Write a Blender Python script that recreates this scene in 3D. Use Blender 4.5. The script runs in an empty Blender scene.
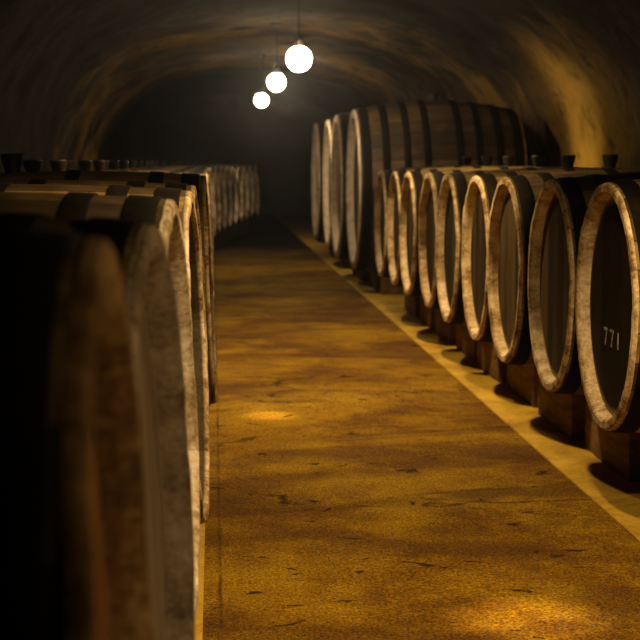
import bpy, bmesh, math, random
from mathutils import Vector, Matrix, noise
random.seed(7)
SC = bpy.context.scene
C = SC.collection
PI = math.pi

# ------------------------------------------------------------------ helpers
def link_mesh(name, bm, mat, parent=None, smooth=True, matrix=None):
    bmesh.ops.recalc_face_normals(bm, faces=bm.faces[:])
    me = bpy.data.meshes.new(name)
    bm.to_mesh(me); bm.free()
    if smooth:
        for p in me.polygons: p.use_smooth = True
        me.set_sharp_from_angle(angle=math.radians(38))
    for m in (mat if isinstance(mat, (list, tuple)) else [mat]):
        me.materials.append(m)
    o = bpy.data.objects.new(name, me); C.objects.link(o)
    if parent: o.parent = parent
    if matrix: o.matrix_local = matrix
    return o

def empty(name, loc, rz=0.0):
    o = bpy.data.objects.new(name, None); C.objects.link(o)
    o.location = loc; o.rotation_euler = (0, 0, rz)
    o.empty_display_size = 0.1
    return o

def tag(o, label, cat, group=None):
    o['label'] = label; o['category'] = cat
    if group: o['group'] = group
    return o

def lathe_x(bm, prof, seg=72, closed=False, cz=0.0, wob=None):
    """revolve a list of (x, r) around the local X axis at height cz"""
    rings = []
    for x, r in prof:
        ring = []
        for k in range(seg):
            a = 2*PI*k/seg
            rr = r + (wob(a, x) if wob else 0.0)
            ring.append(bm.verts.new((x, rr*math.cos(a), cz + rr*math.sin(a))))
        rings.append(ring)
    n = len(rings)
    for i in range(n if closed else n-1):
        A, B = rings[i], rings[(i+1) % n]
        for k in range(seg):
            k2 = (k+1) % seg
            bm.faces.new((A[k], A[k2], B[k2], B[k]))
    return rings

def lathe_z(bm, prof, seg=32, cap=True, cx=0, cy=0):
    rings = []
    for r, z in prof:
        rings.append([bm.verts.new((cx+r*math.cos(2*PI*k/seg), cy+r*math.sin(2*PI*k/seg), z)) for k in range(seg)])
    for A, B in zip(rings[:-1], rings[1:]):
        for k in range(seg):
            k2 = (k+1) % seg
            bm.faces.new((A[k], A[k2], B[k2], B[k]))
    if cap:
        bm.faces.new(rings[0]); bm.faces.new(rings[-1][::-1])

# ------------------------------------------------------------------ node helpers
class NT:
    def __init__(s, name):
        s.m = bpy.data.materials.new(name); s.m.use_nodes = True
        s.t = s.m.node_tree; s.t.nodes.clear()
        s.out = s.n('ShaderNodeOutputMaterial')
        s.b = s.n('ShaderNodeBsdfPrincipled')
        s.l(s.b.outputs[0], s.out.inputs[0])
    def n(s, typ, **kw):
        x = s.t.nodes.new(typ)
        for k, v in kw.items(): setattr(x, k, v)
        return x
    def l(s, a, b): s.t.links.new(a, b)
    def coord(s): return s.n('ShaderNodeTexCoord').outputs['Object']
    def mapping(s, v, scale=(1, 1, 1), loc=(0, 0, 0)):
        m = s.n('ShaderNodeMapping'); m.inputs['Scale'].default_value = scale; m.inputs['Location'].default_value = loc
        s.l(v, m.inputs['Vector']); return m.outputs[0]
    def noise(s, v, scale, detail=6, rough=.6, dist=0.0):
        x = s.n('ShaderNodeTexNoise'); x.inputs['Scale'].default_value = scale
        x.inputs['Detail'].default_value = detail; x.inputs['Roughness'].default_value = rough
        x.inputs['Distortion'].default_value = dist
        s.l(v, x.inputs['Vector']); return x.outputs['Fac']
    def ramp(s, f, stops, interp='LINEAR'):
        r = s.n('ShaderNodeValToRGB'); r.color_ramp.interpolation = interp
        e = r.color_ramp.elements
        while len(e) < len(stops): e.new(.5)
        for i, (p, c) in enumerate(stops):
            e[i].position = p
            e[i].color = (c, c, c, 1) if isinstance(c, (int, float)) else (*c, 1)
        s.l(f, r.inputs[0]); return r.outputs[0]
    def mix(s, f, a, b, mode='MIX'):
        m = s.n('ShaderNodeMix', data_type='RGBA', blend_type=mode)
        for v, i in ((f, 0), (a, 6), (b, 7)):
            if isinstance(v, (int, float)): m.inputs[i].default_value = v
            elif isinstance(v, tuple): m.inputs[i].default_value = (*v, 1)
            else: s.l(v, m.inputs[i])
        return m.outputs[2]
    def math(s, op, a, b=0.0, c=None):
        m = s.n('ShaderNodeMath', operation=op)
        for i, v in enumerate((a, b) if c is None else (a, b, c)):
            if isinstance(v, (int, float)): m.inputs[i].default_value = v
            else: s.l(v, m.inputs[i])
        return m.outputs[0]
    def bump(s, h, strength=.4, dist=.01, nrm=None):
        b = s.n('ShaderNodeBump'); b.inputs['Strength'].default_value = strength; b.inputs['Distance'].default_value = dist
        s.l(h, b.inputs['Height'])
        if nrm: s.l(nrm, b.inputs['Normal'])
        return b.outputs[0]
    def set(s, color=None, rough=None, normal=None, metallic=None, spec=None):
        for k, v in (('Base Color', color), ('Roughness', rough), ('Normal', normal), ('Metallic', metallic), ('Specular IOR Level', spec)):
            if v is None: continue
            if isinstance(v, tuple): s.b.inputs[k].default_value = (*v, 1)
            elif isinstance(v, (int, float)): s.b.inputs[k].default_value = v
            else: s.l(v, s.b.inputs[k])
        return s.m
    def rnd(s): return s.n('ShaderNodeObjectInfo').outputs['Random']

# ------------------------------------------------------------------ materials
def stave_mat(name, c_dark, c_mid, c_light, zc, nst=26, axis='x'):
    t = NT(name); v = t.coord(); sep = t.n('ShaderNodeSeparateXYZ'); t.l(v, sep.inputs[0])
    ang = t.math('ARCTAN2', sep.outputs[1], t.math('SUBTRACT', sep.outputs[2], zc))
    u = t.math('MULTIPLY', ang, nst/(2*PI))
    fr = t.math('FRACT', u); fl = t.math('FLOOR', u)
    gap = t.math('ABSOLUTE', t.math('SUBTRACT', fr, .5))
    groove = t.ramp(gap, [(.455, 1.0), (.5, 0.0)])
    wn = t.n('ShaderNodeTexWhiteNoise', noise_dimensions='2D')
    cb = t.n('ShaderNodeCombineXYZ'); t.l(fl, cb.inputs[0]); t.l(t.rnd(), cb.inputs[1]); t.l(cb.outputs[0], wn.inputs['Vector'])
    grain = t.noise(t.mapping(v, (3.5, 40, 40)), 1.0, 7, .65, .4)
    blot = t.noise(v, 5.5, 6, .65, .5)
    f = t.math('ADD', t.math('MULTIPLY', grain, .45), t.math('ADD', t.math('MULTIPLY', wn.outputs['Value'], .28), t.math('MULTIPLY', blot, .45)))
    col = t.ramp(f, [(.32, c_dark), (.56, c_mid), (.86, c_light)])
    col = t.mix(t.math('MULTIPLY', t.math('SUBTRACT', 1.0, groove), .85), col, (.006, .004, .003))
    h = t.math('ADD', t.math('MULTIPLY', groove, 1.0), t.math('MULTIPLY', grain, .35))
    return t.set(col, t.ramp(blot, [(.3, .5), (.7, .82)]), t.bump(h, .6, .006), spec=.35)

def head_mat(name, c_dark, c_mid, c_light, R, zc, nb=8):
    t = NT(name); v = t.coord(); sep = t.n('ShaderNodeSeparateXYZ'); t.l(v, sep.inputs[0])
    u = t.math('MULTIPLY', t.math('ADD', sep.outputs[1], R), nb/(2*R))
    fr = t.math('FRACT', u); fl = t.math('FLOOR', u)
    gap = t.math('ABSOLUTE', t.math('SUBTRACT', fr, .5))
    groove = t.ramp(gap, [(.47, 1.0), (.5, 0.0)])
    wn = t.n('ShaderNodeTexWhiteNoise', noise_dimensions='2D')
    cb = t.n('ShaderNodeCombineXYZ'); t.l(fl, cb.inputs[0]); t.l(t.rnd(), cb.inputs[1]); t.l(cb.outputs[0], wn.inputs['Vector'])
    grain = t.noise(t.mapping(v, (30, 42, 3)), 1.0, 7, .62, .5)
    blot = t.noise(v, 6, 6, .6, .4)
    f = t.math('ADD', t.math('MULTIPLY', grain, .4), t.math('ADD', t.math('MULTIPLY', wn.outputs['Value'], .42), t.math('MULTIPLY', blot, .3)))
    col = t.ramp(f, [(.3, c_dark), (.6, c_mid), (.95, c_light)])
    zz = t.math('SUBTRACT', sep.outputs[2], zc)
    rr = t.math('SQRT', t.math('ADD', t.math('MULTIPLY', sep.outputs[1], sep.outputs[1]), t.math('MULTIPLY', zz, zz)))
    edge = t.ramp(t.math('ADD', t.math('DIVIDE', rr, R), t.math('MULTIPLY', t.math('SUBTRACT', blot, .5), .12)), [(.90, 0.0), (.965, 1.0)])
    col = t.mix(t.math('MULTIPLY', edge, .75), col, (.42, .33, .21))      # dust caught along the croze
    col = t.mix(t.math('MULTIPLY', t.math('SUBTRACT', 1.0, groove), .8), col, (.005, .004, .003))
    h = t.math('ADD', groove, t.math('MULTIPLY', grain, .4))
    return t.set(col, .8, t.bump(h, .6, .005), spec=.12)

def chime_mat(name, c_a, c_b, c_c, zc, nst=26, L=1.25, lo=.40, hi=.64, inner=0.0):
    t = NT(name); v = t.coord(); sep = t.n('ShaderNodeSeparateXYZ'); t.l(v, sep.inputs[0])
    ang = t.math('ARCTAN2', sep.outputs[1], t.math('SUBTRACT', sep.outputs[2], zc))
    u = t.math('MULTIPLY', ang, nst/(2*PI))
    gap = t.math('ABSOLUTE', t.math('SUBTRACT', t.math('FRACT', u), .5))
    groove = t.ramp(gap, [(.475, 1.0), (.5, 0.0)])
    wn = t.n('ShaderNodeTexWhiteNoise', noise_dimensions='2D')
    cb = t.n('ShaderNodeCombineXYZ'); t.l(t.math('FLOOR', u), cb.inputs[0]); t.l(t.rnd(), cb.inputs[1]); t.l(cb.outputs[0], wn.inputs['Vector'])
    off = t.n('ShaderNodeVectorMath', operation='ADD'); t.l(v, off.inputs[0])
    c3 = t.n('ShaderNodeCombineXYZ'); t.l(t.math('MULTIPLY', t.rnd(), 37.0), c3.inputs[0]); t.l(c3.outputs[0], off.inputs[1])
    blot = t.noise(off.outputs[0], 9, 7, .7, .6)
    fine = t.noise(v, 90, 4, .6)
    f = t.math('ADD', t.math('MULTIPLY', blot, .7), t.math('ADD', t.math('MULTIPLY', wn.outputs['Value'], .10), t.math('MULTIPLY', fine, .3)))
    ex = t.math('MINIMUM', sep.outputs[0], t.math('SUBTRACT', L, sep.outputs[0]))     # distance in from the stave ends
    face = t.ramp(t.math('DIVIDE', ex, .02), [(.15, 1.0), (.6, 0.0)])
    f = t.math('SUBTRACT', f, t.math('MULTIPLY', face, .055))
    col = t.ramp(f, [(lo, c_a), (lo*.55+hi*.45, c_b), (hi, c_c)])
    dirt = t.ramp(t.noise(off.outputs[0], 24, 5, .7, .3), [(.52, 0.0), (.64, 1.0)])
    col = t.mix(t.math('MULTIPLY', dirt, t.math('ADD', .25, t.math('MULTIPLY', face, .45))), col, (.13, .075, .018))
    if inner: col = t.mix(t.math('MULTIPLY', t.math('SUBTRACT', 1.0, face), inner), col, (.018, .011, .006))   # inner wall darker than the stave ends
    col = t.mix(t.math('MULTIPLY', t.math('SUBTRACT', 1.0, groove), .14), col, (.06, .038, .018))
    return t.set(col, .85, t.bump(t.math('ADD', t.math('MULTIPLY', groove, .15), t.math('MULTIPLY', fine, .8)), .6, .005), spec=.15)

def iron_mat():
    t = NT('hoop_iron'); v = t.coord()
    n = t.noise(v, 14, 7, .65, .3)
    col = t.ramp(n, [(.35, (.004, .003, .003)), (.58, (.009, .007, .005)), (.80, (.04, .020, .009))])
    return t.set(col, t.ramp(n, [(.3, .6), (.7, .9)]), t.bump(t.noise(v, 60, 5, .6), .25, .003), metallic=0.0, spec=.06)

RS, RE, RB, LB = 0.837, 0.375, 0.412, 1.25       # barrel pitch, end radius, bilge radius, length
TE, TB, TL = 0.665, 0.745, 1.36                  # the big casks
M = {}
M['stave'] = stave_mat('stave_oak', (.016, .010, .005), (.075, .045, .016), (.40, .27, .075), RB)
M['tun_stave'] = stave_mat('cask_oak', (.010, .006, .003), (.045, .027, .012), (.19, .11, .045), TB, 36)
M['head'] = head_mat('head_oak', (.007, .004, .002), (.024, .015, .007), (.12, .082, .036), RE-.03, RB)
M['head_black'] = head_mat('head_blackened', (.004, .003, .002), (.009, .006, .004), (.035, .019, .010), RE-.03, RB)
M['head_orange'] = head_mat('head_reddish', (.07, .026, .008), (.22, .09, .022), (.36, .19, .06), RE-.03, RB)
M['head_grey'] = head_mat('head_weathered', (.07, .05, .03), (.20, .15, .09), (.36, .28, .18), RE-.03, RB)
M['tun_head'] = head_mat('cask_head_oak', (.03, .018, .010), (.10, .065, .035), (.22, .15, .09), TE-.055, TB, 10)
M['chime'] = chime_mat('chime_pale', (.15, .085, .025), (.50, .37, .22), (.82, .70, .56), RB)
M['tun_chime'] = chime_mat('cask_chime_pale', (.38, .25, .13), (.66, .50, .33), (.86, .70, .52), TB, 36, 1.36, .34, .56)
M['chime_dark'] = chime_mat('chime_blackened', (.15, .085, .025), (.50, .37, .22), (.82, .70, .56), RB, inner=.92)
M['chime_red'] = chime_mat('chime_reddish', (.06, .030, .008), (.17, .092, .026), (.32, .21, .085), RB)
M['chime_grey'] = chime_mat('chime_weathered', (.14, .10, .06), (.30, .23, .14), (.46, .37, .25), RB)
M['chime_white'] = chime_mat('chime_whitened', (.26, .19, .11), (.55, .45, .33), (.84, .76, .66), RB)
M['iron'] = iron_mat()
t = NT('bung_rubber'); M['bung'] = t.set((.014, .011, .010), .6)
t = NT('chalk_paint'); v = t.coord(); M['paint'] = t.set(t.ramp(t.noise(v, 60, 5, .7), [(.38, (.12, .10, .08)), (.6, (.50, .45, .40))]), .85)

# block timber
t = NT('block_timber'); v = t.coord()
g = t.noise(t.mapping(v, (22, 3, 22)), 1, 7, .65, .5); b = t.noise(v, 4, 5, .6)
M['block'] = t.set(t.ramp(t.math('ADD', t.math('MULTIPLY', g, .6), t.math('MULTIPLY', b, .4)), [(.35, (.05, .026, .010)), (.5, (.15, .085, .028)), (.68, (.30, .18, .06))]), .85, t.bump(g, .5, .006), spec=.25)

# aisle floor: worn trodden concrete with damp stains, pits and cracks
t = NT('floor_concrete'); v = t.coord()
big = t.noise(v, 1.1, 7, .62, .6); med = t.noise(t.mapping(v, (1, 1, 1), (3.1, 7.7, 0)), 4.2, 8, .66, .4)
fine = t.noise(v, 55, 6, .7); grit = t.noise(v, 190, 3, .6)
f = t.math('ADD', t.math('MULTIPLY', big, .5), t.math('ADD', t.math('MULTIPLY', med, .32), t.math('MULTIPLY', fine, .30)))
col = t.ramp(f, [(.44, (.10, .042, .006)), (.535, (.235, .118, .008)), (.61, (.38, .222, .011)), (.72, (.54, .345, .03))])
stain = t.ramp(t.noise(t.mapping(v, (.8, 1.5, 1), (1.3, 9.2, 0)), 1.15, 5, .55, .9), [(.50, 0.0), (.60, 1.0)])
col = t.mix(t.math('MULTIPLY', stain, .62), col, (.10, .042, .014))
pit = t.ramp(t.noise(t.mapping(v, (1, 1.5, 1), (5, 2, 0)), 7.0, 5, .6, .8), [(.635, 0.0), (.675, 1.0)])
spk = t.ramp(t.noise(v, 130, 3, .65), [(.36, .30), (.52, 1.0), (.66, 1.55)])
col = t.mix(1.0, col, spk, 'MULTIPLY')
col = t.mix(t.math('MULTIPLY', pit, .85), col, (.022, .012, .005))
w = t.n('ShaderNodeTexVoronoi', feature='DISTANCE_TO_EDGE'); w.inputs['Scale'].default_value = .75
wd = t.n('ShaderNodeVectorMath', operation='ADD'); nz = t.n('ShaderNodeTexNoise'); nz.inputs['Scale'].default_value = 3; nz.inputs['Detail'].default_value = 5
t.l(v, nz.inputs['Vector']); sc = t.n('ShaderNodeVectorMath', operation='SCALE'); sc.inputs['Scale'].default_value = .35
t.l(nz.outputs['Color'], sc.inputs[0]); t.l(t.mapping(v, (.55, 1.25, 1)), wd.inputs[0]); t.l(sc.outputs[0], wd.inputs[1]); t.l(wd.outputs[0], w.inputs['Vector'])
crk = t.math('MULTIPLY', t.ramp(w.outputs['Distance'], [(.0, 1.0), (.012, 0.0)]), t.ramp(t.noise(v, 1.7, 3, .5), [(.5, 0.0), (.6, 1.0)]))
col = t.mix(t.math('MULTIPLY', crk, .8), col, (.035, .018, .008))
sepj = t.n('ShaderNodeSeparateXYZ'); t.l(v, sepj.inputs[0])
jn = t.math('ABSOLUTE', t.math('ADD', t.math('SUBTRACT', sepj.outputs[0], .012), t.math('MULTIPLY', t.math('SUBTRACT', t.noise(v, 6, 4, .6), .5), .012)))
joint = t.math('MULTIPLY', t.ramp(t.math('MULTIPLY', jn, 20.0), [(.04, 1.0), (.14, 0.0)]), t.ramp(t.noise(v, 2.3, 3, .5), [(.4, .25), (.6, 1.0)]))
col = t.mix(t.math('MULTIPLY', joint, .7), col, (.04, .02, .008))      # joint along the edge of the paving
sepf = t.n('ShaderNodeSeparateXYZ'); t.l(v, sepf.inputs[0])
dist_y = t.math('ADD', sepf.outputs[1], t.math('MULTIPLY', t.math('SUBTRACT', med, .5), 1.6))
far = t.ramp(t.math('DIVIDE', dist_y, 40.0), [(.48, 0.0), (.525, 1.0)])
col = t.mix(far, col, (.012, .008, .005))                       # darkness beyond the lit aisle, painted into the floor colour
h = t.math('ADD', t.math('MULTIPLY', fine, .5), t.math('ADD', t.math('MULTIPLY', grit, .3), t.math('SUBTRACT', med, t.math('MULTIPLY', t.math('ADD', pit, crk), .9))))
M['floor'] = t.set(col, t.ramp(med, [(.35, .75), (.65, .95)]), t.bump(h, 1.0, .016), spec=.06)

# sandy ground under the barrels
t = NT('strip_sand'); v = t.coord()
a = t.noise(v, 3, 7, .65, .4); fn = t.noise(v, 70, 5, .7)
col = t.ramp(t.math('ADD', t.math('MULTIPLY', a, .7), t.math('MULTIPLY', fn, .3)), [(.36, (.25, .135, .012)), (.5, (.52, .33, .03)), (.66, (.70, .48, .07))])
M['sand'] = t.set(col, .88, t.bump(t.math('ADD', a, t.math('MULTIPLY', fn, .5)), .5, .012), spec=.25)

# rough hewn rock vault, darkness painted on near left, crown and far end
t = NT('vault_rock'); v = t.coord()
r1 = t.noise(v, .9, 8, .64, .8); r2 = t.noise(v, 4.5, 9, .68, .4); r3 = t.noise(v, 26, 6, .7)
f = t.math('ADD', t.math('MULTIPLY', r1, .48), t.math('ADD', t.math('MULTIPLY', r2, .36), t.math('MULTIPLY', r3, .18)))
col = t.ramp(f, [(.42, (.010, .006, .004)), (.50, (.045, .027, .014)), (.57, (.12, .072, .038)), (.70, (.26, .165, .09))])
ochre = t.ramp(t.noise(t.mapping(v, (1, 1, 1), (4.3, 1.1, 8)), .55, 4, .55, .4), [(.48, 0.0), (.60, 1.0)])
dv = t.n('ShaderNodeVectorMath', operation='DISTANCE'); t.l(t.mapping(v, (1, .55, 1)), dv.inputs[0]); dv.inputs[1].default_value = (2.75, 6.7, 1.4)
lit_ochre = t.ramp(t.math('ADD', t.math('DIVIDE', dv.outputs['Value'], 2.0), t.math('MULTIPLY', t.math('SUBTRACT', r2, .5), 1.1)), [(.22, 1.0), (.52, 0.0)])  # lit spot on the right wall, painted in as brighter ochre
ochre = t.math('MAXIMUM', ochre, lit_ochre)
col = t.mix(t.math('MULTIPLY', ochre, .7), col, t.mix(r2, (.22, .11, .012), (.55, .34, .05)))
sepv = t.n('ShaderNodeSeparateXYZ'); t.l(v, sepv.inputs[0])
far_dark = t.ramp(t.math('DIVIDE', t.math('ADD', sepv.outputs[1], t.math('MULTIPLY', t.math('SUBTRACT', r1, .5), 5.0)), 40.0), [(.56, 0.0), (.66, 1.0)])
col = t.mix(far_dark, col, (.010, .008, .007))  # darkness of the far end painted into the rock colour
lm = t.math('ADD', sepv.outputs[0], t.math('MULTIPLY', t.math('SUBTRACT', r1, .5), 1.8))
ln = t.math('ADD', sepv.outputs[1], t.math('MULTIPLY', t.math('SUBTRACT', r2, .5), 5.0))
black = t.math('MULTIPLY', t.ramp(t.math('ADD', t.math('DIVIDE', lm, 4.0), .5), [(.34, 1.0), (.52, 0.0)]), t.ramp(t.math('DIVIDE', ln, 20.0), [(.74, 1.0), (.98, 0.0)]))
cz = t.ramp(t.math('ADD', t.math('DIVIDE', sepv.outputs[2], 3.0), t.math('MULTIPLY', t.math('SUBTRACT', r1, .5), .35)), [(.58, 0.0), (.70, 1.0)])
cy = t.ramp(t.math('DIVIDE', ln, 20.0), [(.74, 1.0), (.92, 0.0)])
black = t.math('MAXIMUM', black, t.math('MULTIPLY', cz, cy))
col = t.mix(t.math('MULTIPLY', black, .97), col, (.009, .007, .006))      # unlit blackness painted on the left and crown of the near vault
cr = t.ramp(r2, [(.36, 0.0), (.46, 1.0)])
col = t.mix(t.math('MULTIPLY', t.math('SUBTRACT', 1.0, cr), .6), col, (.012, .009, .007))
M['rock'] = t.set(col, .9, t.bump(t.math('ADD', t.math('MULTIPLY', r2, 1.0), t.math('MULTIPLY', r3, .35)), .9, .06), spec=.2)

def emit(name, col, s):
    m = bpy.data.materials.new(name); m.use_nodes = True; n = m.node_tree.nodes
    n.clear(); o = n.new('ShaderNodeOutputMaterial'); e = n.new('ShaderNodeEmission')
    e.inputs[0].default_value = (*col, 1); e.inputs[1].default_value = s
    m.node_tree.links.new(e.outputs[0], o.inputs[0]); return m
t = NT('lamp_black_metal'); M['metal'] = t.set((.02, .018, .016), .5, metallic=.6)
t = NT('cord_black'); M['cord'] = t.set((.01, .01, .01), .7)
t = NT('socket_porcelain'); M['socket'] = t.set((.5, .47, .42), .4)

# ------------------------------------------------------------------ the setting
CX, HW, SPR, RISE, EXP = 0.62, 2.22, 0.60, 1.80, 2.6
Y0, Y1 = -2.5, 33.0
def structure(o): o['kind'] = 'structure'; return o

def grid_strip(name, x0, x1, nx, z, amp, mat, sc=1.4):
    bm = bmesh.new(); ny = 170
    vs = []
    for j in range(ny+1):
        y = Y0 + (Y1-Y0)*j/ny
        row = []
        for i in range(nx+1):
            x = x0 + (x1-x0)*i/nx
            e = 0.0 if i in (0, nx) else 1.0
            row.append(bm.verts.new((x, y, z + amp*e*noise.noise((x*sc, y*sc, 3.7)))))
        vs.append(row)
    for j in range(ny):
        for i in range(nx):
            bm.faces.new((vs[j][i], vs[j][i+1], vs[j+1][i+1], vs[j+1][i]))
    # skirt down to the base so it has thickness
    ret = bmesh.ops.extrude_edge_only(bm, edges=[e for e in bm.edges if e.is_boundary])
    for vv in [g for g in ret['geom'] if isinstance(g, bmesh.types.BMVert)]: vv.co.z = z - .12
    return structure(link_mesh(name, bm, mat))
KERB, LEDGE = 1.215, -0.031
grid_strip('floor', LEDGE, KERB, 12, 0.0, .004, M['floor'])
grid_strip('trim_right', KERB, CX+HW+.25, 14, 0.006, 0.0, M['sand'])
grid_strip('trim_left', CX-HW-.25, LEDGE, 14, 0.006, 0.0, M['sand'])

def vault_pt(th, y):
    """th 0 = right foot .. PI = left foot, with the rock's roughness"""
    c, s = math.cos(th), math.sin(th)
    x = CX + HW*math.copysign(abs(c)**(2/EXP), c)
    z = SPR + RISE*abs(s)**(2/EXP)
    n = Vector((c/HW, 0, s/RISE)).normalized()
    p = Vector((x, y, z))
    d = .05*noise.fractal((x*1.1, y*.9, z*1.1), .9, 2.1, 4) + .03*noise.noise((x*4, y*3.3, z*4))
    d = max(-.075, min(.075, d))
    return p + n*(d+.06)
def vault_piece(name, t0, t1, nt, foot=None):
    bm = bmesh.new(); ny = 300; vs = []
    for j in range(ny+1):
        y = Y0 + (Y1-Y0)*j/ny
        row = []
        if foot == 'start':
            p = vault_pt(t0, y); row += [bm.verts.new((p.x, y, -.1)), bm.verts.new((p.x, y, .3))]
        for i in range(nt+1):
            row.append(bm.verts.new(vault_pt(t0+(t1-t0)*i/nt, y)))
        if foot == 'end':
            p = vault_pt(t1, y); row += [bm.verts.new((p.x, y, .3)), bm.verts.new((p.x, y, -.1))]
        vs.append(row)
    for j in range(ny):
        for i in range(len(vs[0])-1):
            bm.faces.new((vs[j][i], vs[j+1][i], vs[j+1][i+1], vs[j][i+1]))
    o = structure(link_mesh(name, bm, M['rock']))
    return o
SPLIT = math.radians(38)
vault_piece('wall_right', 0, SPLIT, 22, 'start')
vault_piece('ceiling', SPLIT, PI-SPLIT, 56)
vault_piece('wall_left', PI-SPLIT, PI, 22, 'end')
def end_wall(name, y, sgn):
    bm = bmesh.new(); nx, nz = 40, 28
    vs = [[bm.verts.new((CX-HW-.3+(2*HW+.6)*i/nx, y + sgn*.06*noise.fractal((i*.3, j*.3, y), .9, 2, 4), -.1+2.8*j/nz)) for i in range(nx+1)] for j in range(nz+1)]
    for j in range(nz):
        for i in range(nx):
            bm.faces.new((vs[j][i], vs[j][i+1], vs[j+1][i+1], vs[j+1][i]))
    structure(link_mesh(name, bm, M['rock']))
end_wall('wall_back', Y1-.15, 1)
end_wall('wall_front', Y0+.15, -1)

# ------------------------------------------------------------------ barrels
def prof_r(x, L, Re, Rb): return Rb - (Rb-Re)*(2*x/L-1)**2

def make_barrel(name, L, Re, Rb, nst, hoops, mats, thick, depth, bung=True):
    root = empty(name, (0, 0, 0))
    seg = nst*3
    r = lambda x: prof_r(x, L, Re, Rb)
    def stave_wob(a, x):                              # slightly flat staves
        u = (a*nst/(2*PI)) % 1.0
        return -.0022*(abs(u-.5)*2)**2*(Re/.375)
    # staves: outer skin between the two chimes
    bm = bmesh.new(); n = 22; x0 = .012
    lathe_x(bm, [(x0+(L-2*x0)*i/n, r(x0+(L-2*x0)*i/n)) for i in range(n+1)], seg, cz=Rb, wob=stave_wob)
    link_mesh('staves', bm, mats['stave'], root)
    # chimes: end grain ring plus the inner wall down to the head
    for side in (0, 1):
        bm = bmesh.new()
        pr = [(.013, r(.013)+.0005), (.004, r(.004)-.0005), (0, r(0)-.005), (0, r(0)-thick+.006), (.005, r(0)-thick), (depth*.6, r(0)-thick-.004), (depth+.004, r(0)-thick-.006)]
        if side: pr = [(L-x, rr) for x, rr in pr]
        rings = lathe_x(bm, pr, seg, cz=Rb, wob=stave_wob)
        for ring in rings:                            # chipped, uneven stave ends
            for k, vv in enumerate(ring):
                vv.co.x += (.0035 if not side else -.0035)*noise.noise((k//3*1.7, side*9.1, nst))
        link_mesh('chime', bm, mats['chime'], root)
        # head, a plank disc with its own thickness
        bm = bmesh.new(); rh = r(0)-thick-.004
        a, b = (depth, depth+.022) if not side else (L-depth, L-depth-.022)
        rings = lathe_x(bm, [(a, .0), (a, rh*.5), (a, rh-.02), (a+(.003 if not side else -.003), rh), (b, rh), (b, 0)], seg, cz=Rb)
        bmesh.ops.remove_doubles(bm, verts=bm.verts[:], dist=1e-5)
        link_mesh('head', bm, mats['head'], root)
    for hx, hw in hoops:
        for x1 in (hx, L-hx-hw):
            bm = bmesh.new(); e = .0035*(Re/.375)**.5
            pr = [(x1, r(x1)-.001), (x1, r(x1)+e-.001), (x1+.002, r(x1+.002)+e), (x1+hw-.002, r(x1+hw-.002)+e), (x1+hw, r(x1+hw)+e-.001), (x1+hw, r(x1+hw)-.001)]
            lathe_x(bm, pr, seg, cz=Rb)
            link_mesh('hoop', bm, M['iron'], root)
    if bung:
        bm = bmesh.new()
        z = 2*Rb
        lathe_z(bm, [(.026, z-.012), (.027, z+.012), (.033, z+.030), (.037, z+.056), (.034, z+.061)], 24, True, L/2, 0)
        link_mesh('bung', bm, M['bung'], root)
    return root

def copy_tree(root):
    r = root.copy(); C.objects.link(r)
    for ch in list(root.children):
        c = ch.copy(); C.objects.link(c); c.parent = r
        c.matrix_parent_inverse = ch.matrix_parent_inverse.copy()
        for g in list(ch.children):
            d = g.copy(); C.objects.link(d); d.parent = c
    return r

def head_material(root, m, part='head'):
    for ch in root.children:
        if ch.name.startswith(part):
            ch.material_slots[0].link = 'OBJECT'; ch.material_slots[0].material = m

def make_cradle(name, L, Re, Rb, zb, xa, xb, w, top, slope=0.0):
    """a timber block with a hollow cut to the barrel's belly; local x as the barrel's, z=0 on the ground"""
    bm = bmesh.new(); nx, ny = 10, 28
    up, dn = [], []
    for i in range(nx+1):
        x = xa+(xb-xa)*i/nx; R = prof_r(x, L, Re, Rb)
        ru, rd = [], []
        for j in range(ny+1):
            y = -w/2+w*j/ny
            z = top
            if abs(y) < R: z = min(top, zb-slope*x+Rb-math.sqrt(R*R-y*y)-.0065)
            j1 = .004*noise.noise((x*6, y*6, 1.0))
            ru.append(bm.verts.new((x, y, z))); rd.append(bm.verts.new((x+j1, y, 0.0)))
        up.append(ru); dn.append(rd)
    for i in range(nx):
        for j in range(ny):
            bm.faces.new((up[i][j], up[i][j+1], up[i+1][j+1], up[i+1][j]))
            bm.faces.new((dn[i][j], dn[i+1][j], dn[i+1][j+1], dn[i][j+1]))
    for j in range(ny):
        bm.faces.new((up[0][j], dn[0][j], dn[0][j+1], up[0][j+1])); bm.faces.new((up[nx][j], up[nx][j+1], dn[nx][j+1], dn[nx][j]))
    for i in range(nx):
        bm.faces.new((up[i][0], up[i+1][0], dn[i+1][0], dn[i][0])); bm.faces.new((up[i][ny], dn[i][ny], dn[i+1][ny], up[i+1][ny]))
    return link_mesh(name, bm, M['block'])

ZB = 0.650-RB                       # underside of the belly above the floor
barrel0 = make_barrel('wine_barrel', LB, RE, RB, 26, [(.022, .055), (.135, .045), (.40, .045)],
                      dict(stave=M['stave'], head=M['head'], chime=M['chime']), .030, .038)
block0 = make_cradle('barrel_block', LB, RE, RB, ZB-.006, .22, 1.0, .65, .27)
block1 = make_cradle('barrel_block', LB, RE, RB, ZB-.008, .17, .9, .66, .25, math.tan(math.radians(2.4)))
ORD = ['nearest', 'second', 'third', 'fourth', 'fifth', 'sixth', 'seventh', 'eighth', 'ninth', 'tenth', 'eleventh', 'twelfth',
       'thirteenth', 'fourteenth', 'fifteenth', 'sixteenth', 'seventeenth', 'eighteenth', 'nineteenth', 'twentieth', 'twenty-first',
       'twenty-second', 'twenty-third', 'twenty-fourth', 'twenty-fifth', 'twenty-sixth', 'twenty-seventh', 'twenty-eighth', 'twenty-ninth']

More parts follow.
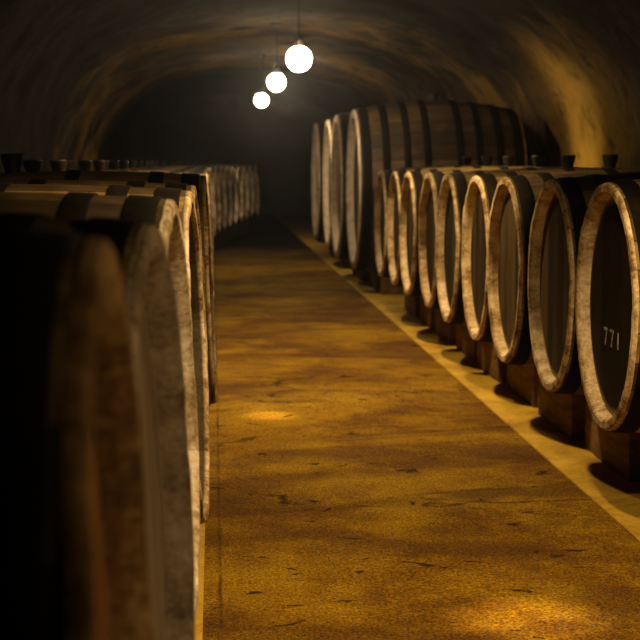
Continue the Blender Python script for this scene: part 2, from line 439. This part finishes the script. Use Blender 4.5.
# the row beside the sandy strip, nine barrels
XH = 1.179
right_roots = []
for k in range(9):
    y = 4.880 + RS*k
    b = barrel0 if k == 0 else copy_tree(barrel0)
    b.location = (XH + (0, .004, -.010, .006, -.004, .010, -.006, .004, 0)[k], y, ZB)
    lab = ('pale-rimmed oak barrel with white numerals on its black head, closest in the row of nine' if k == 0 else
           'last of the nine pale-rimmed barrels in the lit row, just before the big casks' if k == 8 else
           f'{ORD[k]} pale-rimmed oak barrel in the lit row, the numbered one counted as first')
    tag(b, lab, 'barrel', 'barrels in the row along the sandy strip')
    right_roots.append(b)
    bl = block0 if k == 0 else block0.copy()
    if k: C.objects.link(bl)
    bl.location = (b.location.x, y, 0.006)
    tag(bl, ('timber block under the barrel with white numerals' if k == 0 else
             'timber block under the last small barrel before the big casks' if k == 8 else
             f'timber block under the {ORD[k]} barrel of the lit row, the numbered one counted first'), 'block', 'timber blocks under the lit row')
head_material(right_roots[0], M['head_black'])

# the left row, heads turned the other way
LEFT = [(-.058, 1.145, .2, .012), (-.056, 1.985, -3.2, -.010), (-.052, 2.84, -2.4, 0), (-.033, 3.685, -1.9, 0), (-.034, 4.53, -1.3, 0), (-.008, 5.375, -.6, .020)]
y = 5.375; x = -.012
for j in range(23):
    y += .842
    if y < 17.5: x = -.032 + .02*math.sin(j*2.1)
    else:
        u = (y-17.5)/7.0
        x = -.02 + .55*u**1.35 + .10*u
    LEFT.append((x, y, -7.0*max(0, min(1, (y-14.5)/6.0)), 0))
left_roots = []
for k, (x, y, rz, dz) in enumerate(LEFT):
    b = copy_tree(barrel0)
    tilt = math.radians(2.4)                          # the left row leans back a little
    b.location = (x + RB*math.sin(tilt), y, ZB+dz)
    b.rotation_euler = (0, tilt, PI + math.radians(rz))
    if k == 0: lab = 'blurred barrel with reddish-brown head, nearest the camera in the shadowed left row'
    elif k == 1: lab = 'barrel with weathered grey head, second in the shadowed left row'
    elif k == 2: lab = 'barrel with bright white serrated rim beside the weathered grey head'
    elif k == 3: lab = 'barrel with a thin pale rim just beyond the bright white serrated rim'
    elif k == 5: lab = 'barrel jutting farthest into the aisle among the near ones of the left row'
    elif k == len(LEFT)-1: lab = 'farthest dim barrel of the left row, deepest in the dark'
    elif k >= len(LEFT)-5: lab = f'dim barrel far down the left row bulging into the aisle, {ORD[len(LEFT)-1-k]} from its end'
    else: lab = f'dark barrel in the left row, {ORD[k]} from the camera, mostly hidden behind nearer ones'
    tag(b, lab, 'barrel', 'barrels in the shadowed left row')
    left_roots.append(b)
    bl = block1 if k == 0 else block1.copy()
    if k: C.objects.link(bl)
    bl.location = (b.location.x, y, .006); bl.rotation_euler = (0, 0, b.rotation_euler.z)
    bl.scale.z = (ZB+dz-.008-.006*abs(dz)/.02)/(ZB-.008)
    tag(bl, f'timber block in shadow under the {ORD[k]} barrel of the left row', 'block', 'timber blocks under the left row')
head_material(left_roots[0], M['head_orange'])
head_material(left_roots[1], M['head_grey'])
head_material(left_roots[0], M['chime_red'], 'chime')
head_material(left_roots[1], M['chime_grey'], 'chime')
head_material(left_roots[2], M['chime_white'], 'chime')
for k in (3, 4, 5): head_material(left_roots[k], M['chime_dark'], 'chime')

# four big casks beyond the row of nine
ZT = .855-TB
cask0 = make_barrel('wine_cask', TL, TE, TB, 36, [(.03, .07), (.19, .06), (.36, .055), (.52, .055)],
                    dict(stave=M['tun_stave'], head=M['tun_head'], chime=M['tun_chime']), .062, .06)
tb0 = make_cradle('cask_block', TL, TE, TB, ZT-.006, .2, 1.1, 1.0, .16)
for k in range(4):
    y = 13.70+1.625*k
    b = cask0 if k == 0 else copy_tree(cask0)
    b.location = (1.166+(0, -.02, .01, -.015)[k], y, ZT)
    tag(b, ['big cask standing tall right behind the row of nine small barrels', 'second big cask, its pale rim the brightest of the four',
            'third of the four big casks, counted from the small barrels', 'farthest of the four big casks, at the edge of the dark'][k], 'cask', 'big casks beyond the small barrels')
    bl = tb0 if k == 0 else tb0.copy()
    if k: C.objects.link(bl)
    bl.location = (b.location.x, y, .006)
    tag(bl, f'low timber block under the {["first", "second", "third", "farthest"][k]} big cask', 'block', 'timber blocks under the big casks')

# chalked numerals on the nearest head, strokes with a little thickness
def numerals():
    head = [c for c in right_roots[0].children if c.name.startswith('head')][0]
    th = .0012; xf = .038
    def stroke(bm, p, q, w=.010):
        (y0, z0), (y1, z1) = p, q
        d = Vector((y1-y0, z1-z0)).normalized(); n = Vector((-d.y, d.x))*w/2
        co = [(y0+n.x, z0+n.y), (y1+n.x, z1+n.y), (y1-n.x, z1-n.y), (y0-n.x, z0-n.y)]
        a = [bm.verts.new((xf-.0003, yy, zz)) for yy, zz in co]; b = [bm.verts.new((xf-th, yy, zz)) for yy, zz in co]
        bm.faces.new(a[::-1]); bm.faces.new(b)
        for i in range(4): bm.faces.new((a[i], a[(i+1) % 4], b[(i+1) % 4], b[i]))
    z0, z1 = RB-.126, RB-.078
    # seen from the aisle the far side (+y) is on the left
    def done(bm, lab):
        o = link_mesh('numeral', bm, M['paint'], head, smooth=False); o['label'] = lab
    for yc in (.108, .030):
        bm = bmesh.new()
        stroke(bm, (yc+.022, z1), (yc-.024, z1)); stroke(bm, (yc-.020, z1), (yc+.002, z0))
        done(bm, 'white painted numeral seven')
    bm = bmesh.new(); stroke(bm, (-.050, z1+.003), (-.050, z0), .012); done(bm, 'white painted numeral one')
numerals()

# ------------------------------------------------------------------ lamps
def crown_z(x, y):
    c = (x-CX)/HW
    th = math.acos(math.copysign(abs(c)**(EXP/2), c))
    return vault_pt(th, y).z
def globe_lamp(x, y, z, r, col, strength, label):
    root = empty('globe_lamp', (x, y, z))
    top = crown_z(x, y)-z+.02
    bm = bmesh.new(); bmesh.ops.create_uvsphere(bm, u_segments=40, v_segments=24, radius=r)
    link_mesh('globe', bm, emit('globe_glow', col, strength), root)
    bm = bmesh.new(); lathe_z(bm, [(.03, r-.012), (.036, r), (.036, r+.05), (.02, r+.065), (.012, r+.075)], 24)
    link_mesh('socket', bm, M['metal'], root)
    bm = bmesh.new(); lathe_z(bm, [(.006, r+.07), (.006, top)], 10)
    link_mesh('cord', bm, M['cord'], root)
    bm = bmesh.new(); lathe_z(bm, [(.045, top-.045), (.05, top-.04), (.05, top)], 24)
    link_mesh('ceiling_rose', bm, M['metal'], root)
    tag(root, label, 'lamp', 'globe lamps over the aisle')
GC = (1.0, .76, .45)
globe_lamp(.655, 12.5, 1.865, .095, GC, 62, 'largest and highest of the three glowing globe lamps, haloed, over the aisle')
globe_lamp(.635, 16.4, 1.875, .088, GC, 80, 'middle one of the three glowing globe lamps over the aisle')
globe_lamp(.640, 21.6, 1.890, .088, GC, 44, 'smallest and lowest of the three glowing globe lamps, deepest in the cellar')

def spot(name, loc, target, power, size, blend, col, radius, parent):
    L = bpy.data.lights.new(name, 'SPOT'); L.energy = power; L.spot_size = math.radians(size); L.spot_blend = blend
    L.color = col; L.shadow_soft_size = radius
    o = bpy.data.objects.new(name, L); C.objects.link(o)
    d = Vector(target)-Vector(loc)
    o.rotation_euler = d.to_track_quat('-Z', 'Y').to_euler(); o.location = loc
    return o
def pendant(x, y, z, label):
    root = empty('pendant_lamp', (x, y, z)); top = crown_z(x, y)-z+.02
    bm = bmesh.new()
    lathe_z(bm, [(.14, -.02), (.143, -.02), (.125, .03), (.07, .09), (.03, .12), (.03, .13), (.027, .13), (.027, .118), (.066, .087), (.12, .03), (.14, -.02)], 40, False)
    link_mesh('lamp_shade', bm, M['metal'], root)
    bm = bmesh.new(); lathe_z(bm, [(.008, .12), (.008, top)], 10); link_mesh('cord', bm, M['cord'], root)
    tag(root, label, 'lamp', 'shaded pendant lamps over the aisle')
    return root
AMB = (1.0, .66, .26)
pendant(.70, 3.72, 2.02, 'shaded black pendant lamp above the bright pool on the near floor')
spot('pendant_light', (.70, 3.72, 2.03), (.70, 3.72, 0), 70, 120, .7, AMB, .05, None)
spot('pendant_beam', (.70, 3.72, 2.02), (.745, 3.78, 0), 150, 13, 1.0, AMB, .03, None)
pendant(.72, 1.90, 2.04, 'shaded black pendant lamp tilted down the aisle, close to the camera')  # added out of view to brighten the rims of the near barrels
spot('pendant_light', (.72, 1.90, 2.05), (.50, 3.75, .35), 60, 74, .8, AMB, .05, None)
pendant(.40, 7.0, 2.04, 'shaded black pendant lamp above the small bright pool farther down the aisle')
spot('pendant_light', (.40, 7.0, 2.05), (.45, 7.2, 0), 90, 125, .7, AMB, .05, None)
spot('pendant_beam', (.40, 7.0, 2.04), (.24, 6.95, 0), 190, 8, 1.0, AMB, .03, None)

pendant(.62, 9.6, 2.17, 'shaded black pendant lamp above the aisle short of the globe lamps')  # added out of view to brighten the far barrels of the lit row
spot('pendant_light', (.62, 9.6, 2.18), (.62, 9.6, 0), 84, 130, .6, AMB, .05, None)

# an added fill lamp on a stand out of view, throwing light on the near heads of the left row
root = empty('work_lamp', (1.35, 1.02, 0.006))
bm = bmesh.new(); lathe_z(bm, [(.16, 0), (.16, .02), (.03, .035), (.014, .05), (.014, 1.16), (.012, 1.17)], 28); link_mesh('stand', bm, M['metal'], root)
bm = bmesh.new(); lathe_z(bm, [(.03, 0), (.04, .06), (.10, .15), (.104, .15), (.044, .055), (.034, -.004)], 32, False)
link_mesh('lamp_shade', bm, M['metal'], root, matrix=Matrix.Translation((0, 0, 1.21)) @ (Vector((-1.37, .58, -.22)).to_track_quat('Z', 'Y').to_matrix().to_4x4()))
tag(root, 'black work lamp on a round-footed stand facing the near left barrels', 'lamp')
spot('work_light', (1.30, 1.035, 1.20), (-.07, 1.62, .98), 17, 80, .8, (1.0, .68, .34), .03, None)

# an added, unseen uplighter behind the lit row, washing the rock wall
root = empty('wall_uplighter', (2.47, 12.46, 0.006))
bm = bmesh.new(); lathe_z(bm, [(.09, 0), (.09, .02), (.05, .03), (.05, .08), (.085, .16), (.082, .16), (.046, .08), (.0, .08)], 28, False); link_mesh('housing', bm, M['metal'], root)
tag(root, 'small black uplighter on the ground between the barrels and the rock wall', 'lamp')
spot('uplighter_light', (2.47, 12.46, .15), (2.80, 12.42, 1.15), 46, 62, 1.0, (1.0, .70, .24), .03, None)

# ------------------------------------------------------------------ world, camera, view
w = bpy.data.worlds.new('World'); SC.world = w; w.use_nodes = True
w.node_tree.nodes['Background'].inputs[0].default_value = (0, 0, 0, 1)
w.node_tree.nodes['Background'].inputs[1].default_value = 0
vsc = w.node_tree.nodes.new('ShaderNodeVolumeScatter')            # thin cellar haze everywhere
vsc.inputs['Color'].default_value = (.85, .9, 1.0, 1); vsc.inputs['Density'].default_value = .0018; vsc.inputs['Anisotropy'].default_value = .88
w.node_tree.links.new(vsc.outputs[0], w.node_tree.nodes['World Output'].inputs['Volume'])

F, VX, VY, H = 1631.8, 213.1, 161.5, 1.09
th = math.atan((320-VY)/F); ps = math.atan((320-VX)/F*math.cos(th))
cam = bpy.data.cameras.new('camera'); co = bpy.data.objects.new('camera', cam); C.objects.link(co)
cam.sensor_width = 36; cam.lens = F*36/640; cam.clip_start = .05; cam.clip_end = 100
co.location = (0, 0, H); co.rotation_euler = (PI/2-th, 0, -ps)
cam.dof.use_dof = True; cam.dof.focus_distance = 4.4; cam.dof.aperture_fstop = 7.5; cam.dof.aperture_blades = 0
SC.camera = co
vs = SC.view_settings
vs.view_transform = 'Standard'; vs.look = 'None'; vs.exposure = 1.0; vs.gamma = 1; vs.use_curve_mapping = False
SC.cycles.use_denoising = True
